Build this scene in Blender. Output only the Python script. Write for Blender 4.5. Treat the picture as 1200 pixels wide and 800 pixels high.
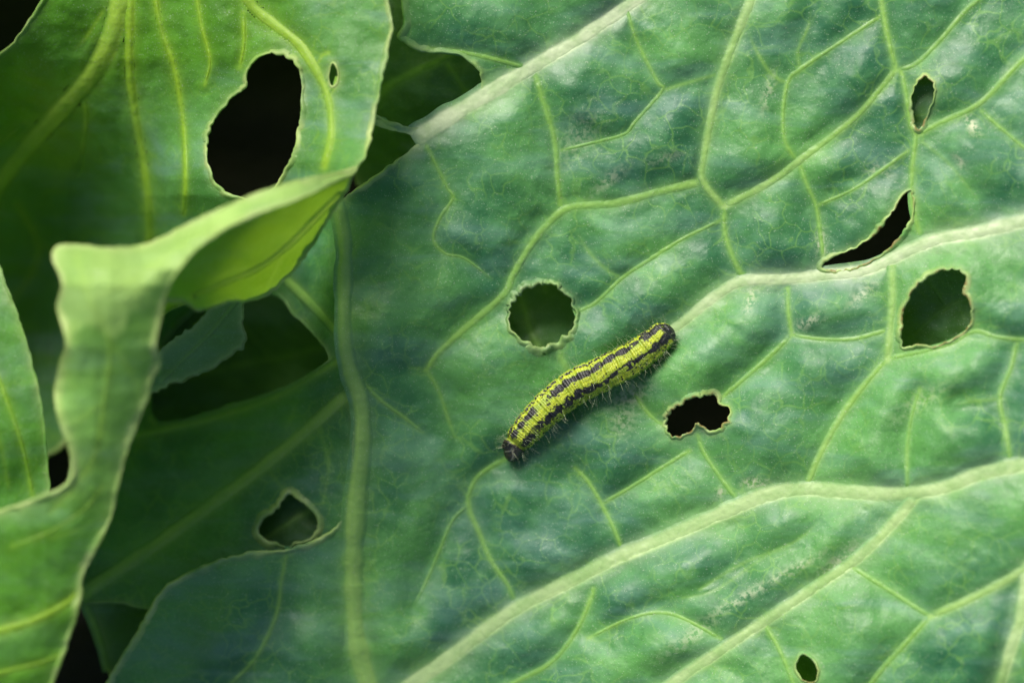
import bpy, math, random
import numpy as np
random.seed(7)
R = np.random.RandomState(11)
sc = bpy.context.scene
for o in list(bpy.data.objects):
    bpy.data.objects.remove(o)

# ------------------------------------------------------------------ camera, sky, sun, exposure
S = 0.00012            # one design unit (0.12 mm) in metres
HC = 3333.3            # camera height above the leaf in design units (0.40 m)
cam = bpy.data.cameras.new('camera')
cam.sensor_width = 36.0
cam.lens = 100.0
cam.clip_start = 0.01
cam.clip_end = 500.0
cam.dof.use_dof = True
cam.dof.focus_distance = 0.3985
cam.dof.aperture_fstop = 7.0
camo = bpy.data.objects.new('camera', cam)
camo.location = (0, 0, HC * S)
sc.collection.objects.link(camo)
sc.camera = camo

SUN_EL, SUN_AZ = 39.0, 118.0     # azimuth measured from +x towards +y: light comes from the upper left
w = bpy.data.worlds.new('World')
sc.world = w
w.use_nodes = True
nt = w.node_tree
sky = nt.nodes.new('ShaderNodeTexSky')
sky.sky_type = 'NISHITA'
sky.sun_disc = False
sky.sun_elevation = math.radians(SUN_EL)
sky.sun_rotation = math.radians(90 - SUN_AZ)
sky.air_density = 1.0
sky.dust_density = 3.0
nt.links.new(sky.outputs[0], nt.nodes['Background'].inputs[0])
nt.nodes['Background'].inputs[1].default_value = 0.066
sl = bpy.data.lights.new('sun', 'SUN')
sl.energy = 3.1
sl.angle = math.radians(34)
sl.color = (1.0, 0.96, 0.88)
so = bpy.data.objects.new('sun', sl)
from mathutils import Vector
sd = Vector((math.cos(math.radians(SUN_EL)) * math.cos(math.radians(SUN_AZ)),
             math.cos(math.radians(SUN_EL)) * math.sin(math.radians(SUN_AZ)),
             math.sin(math.radians(SUN_EL))))
so.rotation_euler = sd.to_track_quat('Z', 'Y').to_euler()
so.location = (0, 0, 2)
sc.collection.objects.link(so)
sc.view_settings.view_transform = 'Standard'
sc.view_settings.look = 'None'
sc.view_settings.gamma = 1.0
sc.view_settings.exposure = 1.04
try:
    sc.cycles.use_denoising = True
    sc.cycles.use_adaptive_sampling = True
    sc.cycles.adaptive_threshold = 0.025
    sc.cycles.max_bounces = 6
    sc.cycles.transmission_bounces = 4
    sc.cycles.diffuse_bounces = 3
    sc.cycles.glossy_bounces = 2
except Exception:
    pass

# ------------------------------------------------------------------ numeric helpers
def P(u, v, z):
    """plan coordinates (u right, v down, z up; design units) to metres"""
    k = 1.0 - z / HC
    return np.stack([(u - 600.0) * k * S, (400.0 - v) * k * S, z * S], -1)

def crom(pts, step=2.0, closed=False):
    p = np.array(pts, float)
    n = len(p)
    out = []
    rng = range(n) if closed else range(n - 1)
    for i in rng:
        if closed:
            a, b, c, d = p[(i - 1) % n], p[i], p[(i + 1) % n], p[(i + 2) % n]
        else:
            a, b, c, d = p[max(i - 1, 0)], p[i], p[i + 1], p[min(i + 2, n - 1)]
        L = np.hypot(*(c - b)[:2])
        m = max(2, int(L / step))
        t = (np.arange(m) / m)[:, None]
        out.append(0.5 * ((2 * b) + (-a + c) * t + (2 * a - 5 * b + 4 * c - d) * t ** 2 + (-a + 3 * b - 3 * c + d) * t ** 3))
    if not closed:
        out.append(p[-1:])
    return np.concatenate(out)

def vnoise(u, v, scale, seed):
    """smooth value noise in -1..1"""
    r = np.random.RandomState(seed)
    T = r.uniform(-1, 1, (64, 64))
    x, y = u / scale + 1000.3, v / scale + 1000.7
    i, j = np.floor(x).astype(int), np.floor(y).astype(int)
    fx, fy = x - i, y - j
    fx = fx * fx * fx * (fx * (fx * 6 - 15) + 10)
    fy = fy * fy * fy * (fy * (fy * 6 - 15) + 10)
    g = lambda a, b: T[a % 64, b % 64]
    return (g(i, j) * (1 - fx) + g(i + 1, j) * fx) * (1 - fy) + (g(i, j + 1) * (1 - fx) + g(i + 1, j + 1) * fx) * fy

def tps(ctrl, lam=0.0):
    c = np.array(ctrl, float)
    xy, z = c[:, :2] / 100.0, c[:, 2]
    n = len(c)
    def phi(r2):
        return 0.5 * r2 * np.log(np.maximum(r2, 1e-12))
    K = phi(((xy[:, None] - xy[None]) ** 2).sum(-1)) + lam * np.eye(n)
    Q = np.concatenate([np.ones((n, 1)), xy], 1)
    A = np.block([[K, Q], [Q.T, np.zeros((3, 3))]])
    sol = np.linalg.solve(A, np.concatenate([z, np.zeros(3)]))
    def f(u, v):
        q = np.stack([u, v], -1) / 100.0
        res = sol[n] + sol[n + 1] * q[..., 0] + sol[n + 2] * q[..., 1]
        for k in range(n):
            res = res + sol[k] * phi((q[..., 0] - xy[k, 0]) ** 2 + (q[..., 1] - xy[k, 1]) ** 2)
        return res
    return f

def poly_sdf(U, V, poly, limit=60.0):
    """signed distance, negative inside the polygon; exact only within limit"""
    p = np.asarray(poly, float)[:, :2]
    out = np.full(U.shape, limit)
    sel = (U > p[:, 0].min() - limit) & (U < p[:, 0].max() + limit) & (V > p[:, 1].min() - limit) & (V < p[:, 1].max() + limit)
    u, v = U[sel], V[sel]
    inside = np.zeros(u.shape, bool)
    d2 = np.full(u.shape, limit * limit)
    for a, b in zip(p, np.roll(p, -1, 0)):
        c = (a[1] > v) != (b[1] > v)
        if abs(b[1] - a[1]) > 1e-9:
            inside ^= c & (u < (b[0] - a[0]) * (v - a[1]) / (b[1] - a[1]) + a[0])
        near = (u > min(a[0], b[0]) - limit) & (u < max(a[0], b[0]) + limit) & (v > min(a[1], b[1]) - limit) & (v < max(a[1], b[1]) + limit)
        if near.any():
            un, vn = u[near], v[near]
            e = b - a
            t = np.clip(((un - a[0]) * e[0] + (vn - a[1]) * e[1]) / max(e @ e, 1e-9), 0, 1)
            d2[near] = np.minimum(d2[near], (un - a[0] - t * e[0]) ** 2 + (vn - a[1] - t * e[1]) ** 2)
    d = np.sqrt(d2)
    out[sel] = np.where(inside, -d, d)
    return out

def boxblur(F, r, passes):
    for _ in range(passes):
        for ax in (0, 1):
            pad = [(0, 0), (0, 0)]; pad[ax] = (r + 1, r)
            c = np.cumsum(np.pad(F, pad, mode='edge'), axis=ax)
            n = F.shape[ax]; k = 2 * r + 1
            F = (np.take(c, np.arange(k, k + n), ax) - np.take(c, np.arange(0, n), ax)) / k
    return F

def sstep(a, b, x):
    t = np.clip((x - a) / (b - a), 0, 1)
    return t * t * (3 - 2 * t)

def make_mesh(name, co, faces, attrs=None, smooth=True):
    co = np.asarray(co, float).reshape(-1, 3)
    faces = np.asarray(faces, np.int32)
    k = faces.shape[1]
    me = bpy.data.meshes.new(name)
    me.vertices.add(len(co))
    me.vertices.foreach_set('co', co.astype(np.float32).ravel())
    me.loops.add(faces.size)
    me.loops.foreach_set('vertex_index', faces.ravel())
    me.polygons.add(len(faces))
    me.polygons.foreach_set('loop_start', np.arange(0, faces.size, k, dtype=np.int32))
    me.polygons.foreach_set('loop_total', np.full(len(faces), k, np.int32))
    if smooth:
        me.polygons.foreach_set('use_smooth', np.ones(len(faces), bool))
    me.update(calc_edges=True)
    me.validate()
    for n, a in (attrs or {}).items():
        at = me.attributes.new(n, 'FLOAT', 'POINT')
        at.data.foreach_set('value', np.asarray(a, np.float32).ravel())
    return me

def link(name, me, mat=None, parent=None):
    o = bpy.data.objects.new(name, me)
    sc.collection.objects.link(o)
    if me is not None and mat is not None:
        me.materials.append(mat)
    if parent is not None:
        o.parent = parent
    return o

def grid_faces(nr, ncol, closed=False):
    i = np.arange(nr - 1)[:, None] * ncol
    j = np.arange(ncol if closed else ncol - 1)[None]
    j2 = (j + 1) % ncol
    return np.stack([i + j, i + ncol + j, i + ncol + j2, i + j2], -1).reshape(-1, 4)

# ------------------------------------------------------------------ materials
def nodes(m):
    m.use_nodes = True
    t = m.node_tree
    t.nodes.clear()
    return t

class NB:
    def __init__(s, t): s.t = t
    def n(s, typ, **kw):
        x = s.t.nodes.new(typ)
        for k, v in kw.items(): setattr(x, k, v)
        return x
    def l(s, a, b): s.t.links.new(a, b)
    def attr(s, name):
        return s.n('ShaderNodeAttribute', attribute_name=name).outputs['Fac']
    def noise(s, vec, scale, detail=3, rough=0.55, dist=0.0):
        x = s.n('ShaderNodeTexNoise')
        x.inputs['Scale'].default_value = scale
        x.inputs['Detail'].default_value = detail
        x.inputs['Roughness'].default_value = rough
        x.inputs['Distortion'].default_value = dist
        s.l(vec, x.inputs['Vector'])
        return x.outputs['Fac']
    def ramp(s, fac, a, b, lo=0.0, hi=1.0):
        x = s.n('ShaderNodeMapRange', interpolation_type='SMOOTHSTEP')
        x.inputs[1].default_value = a; x.inputs[2].default_value = b
        x.inputs[3].default_value = lo; x.inputs[4].default_value = hi
        s.l(fac, x.inputs[0])
        return x.outputs[0]
    def math(s, op, a, b=None):
        x = s.n('ShaderNodeMath', operation=op)
        for i, q in enumerate((a, b)):
            if q is None: continue
            if isinstance(q, (int, float)): x.inputs[i].default_value = q
            else: s.l(q, x.inputs[i])
        return x.outputs[0]
    def mix(s, fac, a, b):
        x = s.n('ShaderNodeMix', data_type='RGBA')
        for i, q in ((0, fac), (6, a), (7, b)):
            if isinstance(q, (int, float)): x.inputs[i].default_value = q
            elif isinstance(q, tuple): x.inputs[i].default_value = (*q, 1)
            else: s.l(q, x.inputs[i])
        return x.outputs[2]

def leaf_material(name, g1, g2, bloom_sheen=0.35, transl=0.28, tcol=(0.20, 0.42, 0.03), vein=(0.40, 0.56, 0.20),
                  rim=(0.50, 0.60, 0.24), rough=0.50, net=0.35, svein=(0.235, 0.44, 0.07), backlit=(0.058, 0.185, 0.005), spec=0.42):
    m = bpy.data.materials.new(name)
    t = nodes(m); b = NB(t)
    co = b.n('ShaderNodeTexCoord').outputs['Object']
    big = b.noise(co, 55, 1)
    mid = b.noise(co, 260, 3, 0.6)
    fine = b.noise(co, 1500, 2, 0.65)
    grain = b.noise(co, 5200, 0, 0.6)
    col = b.mix(b.ramp(big, 0.35, 0.65), g1, g2)
    # fine cell-by-cell mottling
    col = b.mix(b.ramp(mid, 0.40, 0.75, 0.0, 0.28), col, tuple(min(1, c * 1.55 + 0.01) for c in g2))
    col = b.mix(b.ramp(fine, 0.52, 0.30, 0.0, 0.22), col, tuple(c * 0.55 for c in g1))
    # smallest vein network
    wv = b.n('ShaderNodeVectorMath', operation='ADD')
    nz = b.n('ShaderNodeTexNoise'); nz.inputs['Scale'].default_value = 300; nz.inputs['Detail'].default_value = 1
    b.l(co, nz.inputs['Vector'])
    sc_ = b.n('ShaderNodeVectorMath', operation='SCALE'); sc_.inputs['Scale'].default_value = 0.0035
    b.l(nz.outputs['Color'], sc_.inputs[0]); b.l(co, wv.inputs[0]); b.l(sc_.outputs[0], wv.inputs[1])
    vor = b.n('ShaderNodeTexVoronoi', feature='DISTANCE_TO_EDGE'); vor.inputs['Scale'].default_value = 330
    b.l(wv.outputs[0], vor.inputs['Vector'])
    netm = b.ramp(vor.outputs['Distance'], 0.07, 0.0)
    netv = b.math('MULTIPLY', netm, b.ramp(b.noise(co, 170, 0), 0.34, 0.62, 0.0, net))
    col = b.mix(netv, col, tuple(0.45 * c + 0.55 * d for c, d in zip(svein, g2)))
    # waxy bloom and painted sky sheen: pale blue-grey film, patchy, rubbed off in streaks
    st = b.n('ShaderNodeMapping'); st.inputs['Rotation'].default_value = (0, 0, math.radians(-32)); st.inputs['Scale'].default_value = (1.0, 3.2, 1.0)
    b.l(co, st.inputs['Vector'])
    bl = b.math('MULTIPLY', b.ramp(b.noise(st.outputs[0], 70, 3, 0.55, 0.6), 0.42, 0.72), bloom_sheen)
    yo = b.attr('backlit')
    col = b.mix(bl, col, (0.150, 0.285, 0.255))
    col = b.mix(yo, col, b.mix(b.ramp(mid, 0.35, 0.65), backlit, tuple(c * 1.5 for c in backlit)))  # backlight through the sheet, painted into the base colour as yellow-green
    va = b.attr('vein')
    vcol = b.mix(b.attr('tone'), svein, vein)
    vcol = b.mix(b.ramp(mid, 0.35, 0.7, 0.0, 0.45), vcol, tuple(0.5 * c + 0.5 * d for c, d in zip(svein, g2)))
    col = b.mix(va, col, vcol)
    col = b.mix(b.ramp(grain, 0.70, 0.80, 0.0, 0.45), col, (0.42, 0.52, 0.34))
    pa = b.attr('pale')
    col = b.mix(pa, col, (0.42, 0.62, 0.17))
    sca = b.math('MULTIPLY', b.attr('scar'), b.ramp(fine, 0.40, 0.60))
    col = b.mix(sca, col, (0.52, 0.56, 0.36))
    ra = b.attr('rim')
    col = b.mix(ra, col, b.mix(b.ramp(mid, 0.35, 0.65), rim, tuple(c * f for c, f in zip(rim, (0.75, 0.85, 0.6)))))
    br = b.math('MULTIPLY', b.attr('brown'), b.ramp(fine, 0.35, 0.55))
    col = b.mix(br, col, (0.22, 0.15, 0.05))
    pr = b.n('ShaderNodeBsdfPrincipled')
    b.l(col, pr.inputs['Base Color'])
    b.l(b.math('ADD', b.ramp(mid, 0.3, 0.7, rough - 0.08, rough + 0.10), 0.0), pr.inputs['Roughness'])
    pr.inputs['Specular IOR Level'].default_value = spec
    bump = b.n('ShaderNodeBump'); bump.inputs['Strength'].default_value = 0.25; bump.inputs['Distance'].default_value = 0.0005
    hh = b.math('ADD', b.math('MULTIPLY', b.noise(co, 1150, 1, 0.7), 0.62), b.math('MULTIPLY', grain, 0.10))
    b.l(hh, bump.inputs['Height'])
    b.l(bump.outputs[0], pr.inputs['Normal'])
    tr = b.n('ShaderNodeBsdfTranslucent')
    tc = b.mix(b.math('MULTIPLY', va, 0.6), tcol, (0.42, 0.55, 0.12))
    tc = b.mix(b.math('MULTIPLY', pa, 0.6), tc, (0.50, 0.66, 0.30))
    tc = b.mix(b.ramp(mid, 0.35, 0.7, 0.0, 0.3), tc, tuple(c * 0.6 for c in tcol))
    b.l(tc, tr.inputs['Color']); b.l(bump.outputs[0], tr.inputs['Normal'])
    mx = b.n('ShaderNodeMixShader'); mx.inputs[0].default_value = transl
    b.l(pr.outputs[0], mx.inputs[1]); b.l(tr.outputs[0], mx.inputs[2])
    out = b.n('ShaderNodeOutputMaterial'); b.l(mx.outputs[0], out.inputs[0])
    return m

M_MAIN = leaf_material('cabbage_leaf_waxy', (0.028, 0.135, 0.056), (0.086, 0.268, 0.062), bloom_sheen=0.34, vein=(0.62, 0.71, 0.44), rough=0.48, spec=0.40, rim=(0.40, 0.53, 0.20), net=0.52)
M_CURL = leaf_material('cabbage_leaf_curl', (0.055, 0.185, 0.040), (0.090, 0.260, 0.060), bloom_sheen=0.52, net=0.6, transl=0.40, tcol=(0.26, 0.46, 0.012),
                       vein=(0.36, 0.54, 0.07), svein=(0.27, 0.46, 0.025), spec=0.28)
M_LOW = leaf_material('cabbage_leaf_shaded', (0.050, 0.140, 0.035), (0.075, 0.190, 0.045), bloom_sheen=0.25, vein=(0.22, 0.36, 0.09))

def soil_material():
    m = bpy.data.materials.new('damp_soil'); t = nodes(m); b = NB(t)
    co = b.n('ShaderNodeTexCoord').outputs['Object']
    n1, n2 = b.noise(co, 60, 6, 0.65), b.noise(co, 600, 4, 0.6)
    col = b.mix(b.ramp(n1, 0.3, 0.7), (0.005, 0.004, 0.003), (0.014, 0.010, 0.007))
    pr = b.n('ShaderNodeBsdfPrincipled'); b.l(col, pr.inputs['Base Color']); pr.inputs['Roughness'].default_value = 0.9
    bump = b.n('ShaderNodeBump'); bump.inputs['Distance'].default_value = 0.004
    b.l(b.math('ADD', n1, b.math('MULTIPLY', n2, 0.3)), bump.inputs['Height']); b.l(bump.outputs[0], pr.inputs['Normal'])
    out = b.n('ShaderNodeOutputMaterial'); b.l(pr.outputs[0], out.inputs[0])
    return m
M_SOIL = soil_material()

# ------------------------------------------------------------------ ground
GZ = -450.0 * S
def build_ground():
    rad = np.concatenate([np.linspace(0, 0.35, 90), np.geomspace(0.36, 300, 60)])
    th = np.linspace(0, 2 * math.pi, 180, endpoint=False)
    rr, tt = np.meshgrid(rad, th, indexing='ij')
    x, y = rr * np.cos(tt), rr * np.sin(tt)
    z = GZ + (0.006 * vnoise(x, y, 0.05, 1) + 0.004 * vnoise(x, y, 0.018, 2) + 0.002 * vnoise(x, y, 0.007, 3)) * np.clip(3 - rr, 0, 1)
    me = make_mesh('ground', np.stack([x, y, z], -1).reshape(-1, 3), grid_faces(len(rad), len(th), True))
    o = link('ground', me, M_SOIL)
    o['kind'] = 'structure'; o['label'] = 'dark damp soil under the cabbage leaves'
build_ground()

# ------------------------------------------------------------------ leaves
def jag(poly, step, amp, seed, scale=7.0):
    """smooth closed outline with small bites"""
    p = crom(poly, step, True)
    t = np.arange(len(p)) * step
    d = np.roll(p, -1, 0) - np.roll(p, 1, 0)
    nrm = np.stack([d[:, 1], -d[:, 0]], -1) / np.maximum(np.hypot(d[:, 0], d[:, 1]), 1e-6)[:, None]
    f = (1 - 2.2 * np.abs(vnoise(t, t * 0 + seed * 3.1, scale * 1.6, seed))) * amp + vnoise(t, t * 0 + seed, scale * 0.5, seed + 1) * amp * 0.35
    return p + nrm * f[:, None]

def big_(w): return np.clip((w - 6.0) / 8.0, 0, 1)

class Leaf:
    """a heightfield sheet over a plan outline, with holes; its veins, rims and folds become parts"""
    def __init__(s, outline, ctrl, step, holes=(), veins=(), quilt=5.0, noise=(3.0, 1.2), pale=None, scars=(), seed=0, ojag=1.0, lam=0.0, brown=None, backlit=None, cut=0.0):
        s.step, s.seed, s.cut = step, seed, cut
        s.outline = jag(outline, max(step, 2.0), ojag, seed + 50)
        s.holes = [np.asarray(h) for h in holes]
        lo, hi = s.outline.min(0) - 3 * step, s.outline.max(0) + 3 * step
        s.u = np.arange(lo[0], hi[0], step); s.v = np.arange(lo[1], hi[1], step)
        U, V = np.meshgrid(s.u, s.v)
        sd_ = poly_sdf(U, V, s.outline)
        for h in s.holes:
            sd_ = np.maximum(sd_, -poly_sdf(U, V, h))
        s.veins = [(crom(p, 1.6), w0, w1, k) for (p, w0, w1, k) in veins]
        vm, vd, vt = s.veinfield(U, V)
        # coarse base surface
        Z0 = tps(ctrl, lam)(U, V) if U.size < 60000 else s.tps_coarse(ctrl, lam, U, V)
        q = quilt * (0.75 + 0.55 * vnoise(U, V, 75, seed + 2)) * (0.12 * (1 - np.exp(-(vd / 7.0) ** 2)) + 1.0 * (1 - np.exp(-(vd / 24.0) ** 2)))
        q = boxblur(q, max(1, int(9 / step)), 3)
        nz = noise[0] * vnoise(U, V, 46, seed + 3) + noise[1] * vnoise(U * 0.85 + V * 0.5, (V * 0.85 - U * 0.5) * 2.0, 26, seed + 4) + noise[1] * 0.5 * vnoise(U, V, 11, seed + 5)
        wm = sstep(0.05, 0.7, vnoise(U, V, 90, seed + 6))
        ru, rv = U * 0.80 - V * 0.60, U * 0.60 + V * 0.80
        wz = vnoise(ru * 0.40 + 3 * vnoise(U, V, 18, seed + 8), rv + 5 * vnoise(U, V, 25, seed + 7), 7.5, seed + 10)
        nz = nz + noise[1] * 0.26 * wm * (1 - np.abs(wz) * 2) + noise[1] * 0.10 * vnoise(U, V, 5.0, seed + 12)
        Z = Z0 + q + nz * (0.35 + 0.65 * np.clip(vd / 10, 0, 1))
        s.Z = Z
        # pull the outside ring onto the edge, drop the rest
        inside = sd_ < 0
        q_any = inside[:-1, :-1] | inside[1:, :-1] | inside[:-1, 1:] | inside[1:, 1:]
        if cut:
            core = s.core(U, V, cut)
            q_any &= ~(core[:-1, :-1] & core[1:, :-1] & core[:-1, 1:] & core[1:, 1:])
        gy, gx = np.gradient(sd_, step)
        gl = np.maximum(gx ** 2 + gy ** 2, 0.2)
        out = ~inside
        mv = np.where(out, np.clip(sd_, 0, 1.6 * step), 0) / gl
        U2, V2 = U - gx * mv, V - gy * mv
        used = np.zeros(U.shape, bool)
        used[:-1, :-1] |= q_any; used[1:, :-1] |= q_any; used[:-1, 1:] |= q_any; used[1:, 1:] |= q_any
        idx = -np.ones(U.shape, int); idx[used] = np.arange(used.sum())
        f = np.stack([idx[:-1, :-1], idx[1:, :-1], idx[1:, 1:], idx[:-1, 1:]], -1)[q_any]
        Ze = s.sample(U2, V2)
        s.co = P(U2[used], V2[used], Ze[used])
        rim = np.exp(-np.maximum(-sd_, 0) / 3.5) * 0.75
        pl = pale(U, V) if pale else np.zeros(U.shape)
        bw = brown(U, V) if brown else np.zeros(U.shape)
        sca = np.zeros(U.shape)
        for (a, c, ra, rb, ang, k) in scars:
            ca, sa = math.cos(math.radians(ang)), math.sin(math.radians(ang))
            x, y = (U - a) * ca + (V - c) * sa, -(U - a) * sa + (V - c) * ca
            sca = np.maximum(sca, k * np.exp(-((x / ra) ** 2 + (y / rb) ** 2)))
        yg = backlit(U, V) if backlit else np.zeros(U.shape)
        s.vm = vm; s.pl = pl; s.yg = yg
        s.faces = f
        s.attrs = dict(vein=vm[used], rim=rim[used], pale=pl[used], scar=sca[used], brown=bw[used], tone=vt[used], backlit=yg[used])
    def tps_coarse(s, ctrl, lam, U, V):
        k = 8
        cu = np.linspace(s.u[0], s.u[-1], max(8, len(s.u) // k)); cv = np.linspace(s.v[0], s.v[-1], max(8, len(s.v) // k))
        A, B = np.meshgrid(cu, cv)
        return s._bil(cu, cv, tps(ctrl, lam)(A, B), U, V)
    @staticmethod
    def _bil(us, vs, F, u, v):
        x = np.clip((u - us[0]) / (us[1] - us[0]), 0, len(us) - 1.001); y = np.clip((v - vs[0]) / (vs[1] - vs[0]), 0, len(vs) - 1.001)
        i, j = x.astype(int), y.astype(int)
        a, b = x - i, y - j
        return (F[j, i] * (1 - a) + F[j, i + 1] * a) * (1 - b) + (F[j + 1, i] * (1 - a) + F[j + 1, i + 1] * a) * b
    def sample(s, u, v): return s._bil(s.u, s.v, s.Z, u, v)
    def core(s, U, V, wmin):
        m = np.zeros(U.shape, bool)
        for (p, w0, w1, k) in s.veins:
            if max(w0, w1) < wmin: continue
            n = len(p)
            for i in range(6, n - 6):
                r = (w0 + (w1 - w0) * i / n) * 0.60
                a0, a1 = np.searchsorted(s.u, [p[i, 0] - r, p[i, 0] + r]); b0, b1 = np.searchsorted(s.v, [p[i, 1] - r, p[i, 1] + r])
                if a1 > a0 and b1 > b0:
                    m[b0:b1, a0:a1] |= (U[b0:b1, a0:a1] - p[i, 0]) ** 2 + (V[b0:b1, a0:a1] - p[i, 1]) ** 2 < r * r
        return m
    def veinfield(s, U, V):
        vm = np.zeros(U.shape); vd = np.full(U.shape, 60.0); vt = np.zeros(U.shape)
        for (p, w0, w1, k) in s.veins:
            lim = 40.0
            i0, i1 = np.searchsorted(s.u, [p[:, 0].min() - lim, p[:, 0].max() + lim])
            j0, j1 = np.searchsorted(s.v, [p[:, 1].min() - lim, p[:, 1].max() + lim])
            if i1 <= i0 or j1 <= j0: continue
            u, v = U[j0:j1, i0:i1], V[j0:j1, i0:i1]
            best = np.full(u.shape, 1e9); bw = np.zeros(u.shape); bi = np.zeros(u.shape)
            n = len(p)
            for c0 in range(0, n, 12):                       # short runs of the vein, each in its own window
                q = p[c0:c0 + 12]
                a0, a1 = np.searchsorted(s.u[i0:i1], [q[:, 0].min() - lim, q[:, 0].max() + lim])
                b0, b1 = np.searchsorted(s.v[j0:j1], [q[:, 1].min() - lim, q[:, 1].max() + lim])
                if a1 <= a0 or b1 <= b0: continue
                d2 = (u[b0:b1, a0:a1, None] - q[:, 0]) ** 2 + (v[b0:b1, a0:a1, None] - q[:, 1]) ** 2
                am = d2.argmin(-1); d2 = np.take_along_axis(d2, am[..., None], -1)[..., 0]
                ww = w0 + (w1 - w0) * (c0 + am) / n
                sub = best[b0:b1, a0:a1]; m_ = d2 < sub
                sub[m_] = d2[m_]; bw[b0:b1, a0:a1][m_] = ww[m_]; bi[b0:b1, a0:a1][m_] = (c0 + am)[m_]
            d = np.sqrt(best)
            tp = np.minimum(1.0, (n - bi) / min(22.0, 0.4 * n)) if w1 < 2.6 else 1.0
            pv = k * tp * s.prof(d, bw); gt = pv > vm[j0:j1, i0:i1]
            vt[j0:j1, i0:i1] = np.where(gt, np.clip((bw - 6.0) / 10.0, 0, 1) * (1.0 if k > 1 else 0.5 if k == 1 else 0.12), vt[j0:j1, i0:i1])
            vm[j0:j1, i0:i1] = np.maximum(vm[j0:j1, i0:i1], pv)
            vd[j0:j1, i0:i1] = np.minimum(vd[j0:j1, i0:i1], np.maximum(d - bw * 0.4, 0) + (1 - min(1, k)) * 10)
        return vm, vd, vt
    @staticmethod
    def prof(d, w):
        big = np.clip((w - 6.0) / 8.0, 0, 1)
        soft = np.exp(-(d / (w * 0.42 + 0.8)) ** 2)
        hard = sstep(w * 0.5 + 1.0, w * 0.5 - 1.8 - 0.12 * w, d)
        return np.clip((0.66 + 0.20 * big) * (soft * (1 - 0.65 * big) + hard * 0.65 * big) + (0.20 + 0.05 * big) * np.exp(-(d / (w * 0.7 + 5.0)) ** 2), 0, 1)
    def build(s, name, mat, parent, label=None):
        me = make_mesh(name, s.co, s.faces[:, ::-1], s.attrs)
        s.obj = link(name, me, mat, parent)
        if label: s.obj['label'] = label
        s.mat = mat
        return s.obj
    def part(s, name, co, faces, attrs, root=None):
        n = len(co)
        A = dict(vein=np.zeros(n), rim=np.zeros(n), pale=np.zeros(n), scar=np.zeros(n), brown=np.zeros(n), tone=np.zeros(n), backlit=np.zeros(n)); A.update(attrs)
        me = make_mesh(name, co, faces, A)
        return link(name, me, s.mat, root or s.obj)
    def vein_parts(s, wmin=5.0, lift0=0.06, root=None, high=()):
        for iv, (p, w0, w1, k) in enumerate(s.veins):
            lift = 0.28 if iv - len(s.veins) in high else lift0
            if max(w0, w1) < wmin: continue
            q = p[::1]
            n = len(q)
            d = np.gradient(q, axis=0); d /= np.maximum(np.hypot(d[:, 0], d[:, 1]), 1e-6)[:, None]
            for _ in range(3): d[1:-1] = (d[:-2] + d[1:-1] * 2 + d[2:]) / 4
            nr = np.stack([-d[:, 1], d[:, 0]], -1)
            t = np.arange(n) / n
            ww = (w0 + (w1 - w0) * t) * (1 + 0.13 * vnoise(t * n, t * 0 + w0 * 7, 11, s.seed + 9) + 0.10 * vnoise(t * n, t * 0 + w0 * 3, 34, s.seed + 19))
            cs = np.linspace(-1, 1, 13)
            half = (ww * (0.53 if s.cut else 0.66) + (0.5 if s.cut else 1.4))[:, None] * cs[None]
            u = q[:, 0:1] + nr[:, 0:1] * half; v = q[:, 1:2] + nr[:, 1:2] * half
            end = np.minimum(np.minimum(np.arange(n), np.arange(n)[::-1]) / 9.0, 1.0)[:, None]
            h = ((0.5 + 0.5 * np.cos(cs * math.pi))[None] ** 0.8 * (ww[:, None] * lift + 0.8) * end) - 0.5
            h = h + (0.16 + 0.012 * ww[:, None]) * (1 - cs[None] ** 2) * vnoise(u, v, 5, 77)
            zc = s.sample(q[:, 0], q[:, 1])[:, None]
            z = s.sample(u, v) * 0.6 + zc * 0.4 * 1.0
            z = np.where(np.abs(cs)[None] > 0.75, s.sample(u, v), z) + h
            co = P(u, v, z).reshape(-1, 3)
            tp = (np.minimum(1.0, (n - np.arange(n)) / min(22.0, 0.4 * n)) if w1 < 2.6 else np.ones(n))[:, None]
            tp = tp * (0.25 + 0.75 * np.minimum(1.0, np.arange(n) / 9.0))[:, None]
            va = np.clip(k * tp * s.prof(np.abs(half), ww[:, None]), 0, 1)
            va = np.clip(va * (1 - 0.10 * big_(ww)[:, None] * (1 + vnoise(cs[None] * 30 + 0 * u, (t * n)[:, None] / 9 + 0 * u, 6, 21))), 0, 1)
            nm = 'midrib' if max(w0, w1) >= 19 else 'vein'
            s.part(nm, co, grid_faces(n, len(cs))[:, ::-1], dict(vein=va, tone=np.clip((ww[:, None] - 6.0) / 10.0, 0, 1) * (1.0 if k > 1 else 0.5 if k == 1 else 0.12) + va * 0, backlit=s._bil(s.u, s.v, s.yg, u, v), pale=s._bil(s.u, s.v, s.pl, u, v)), root)
    def rim_part(s, name, poly, wid, ht, th, hole, seed, closed=True, rimv=0.9, brown=0.0, root=None, skip=None):
        p = np.asarray(poly)
        full = p
        if skip is not None and closed:                    # leave out stretches where the sheet runs on below a rib; each remaining run is an open edge
            bad = np.array([any(np.min(np.hypot(q[:, 0] - a[0], q[:, 1] - a[1])) < r for q, r in skip) for a in p])
            if bad.any():
                st_ = np.where(bad & ~np.roll(bad, -1))[0][-1] + 1
                p = np.roll(p, -st_, 0); bad = np.roll(bad, -st_)
                i = 0
                while i < len(p):
                    j = i
                    while j < len(p) and not bad[j]: j += 1
                    if j - i > 8: s.rim_part(name, p[i:j], wid, ht, th, hole, seed + i, False, rimv, brown, root, full)
                    i = j + 1
                return
        if not closed: full = skip
        nxt, prv = np.roll(p, -1, 0), np.roll(p, 1, 0)
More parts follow.
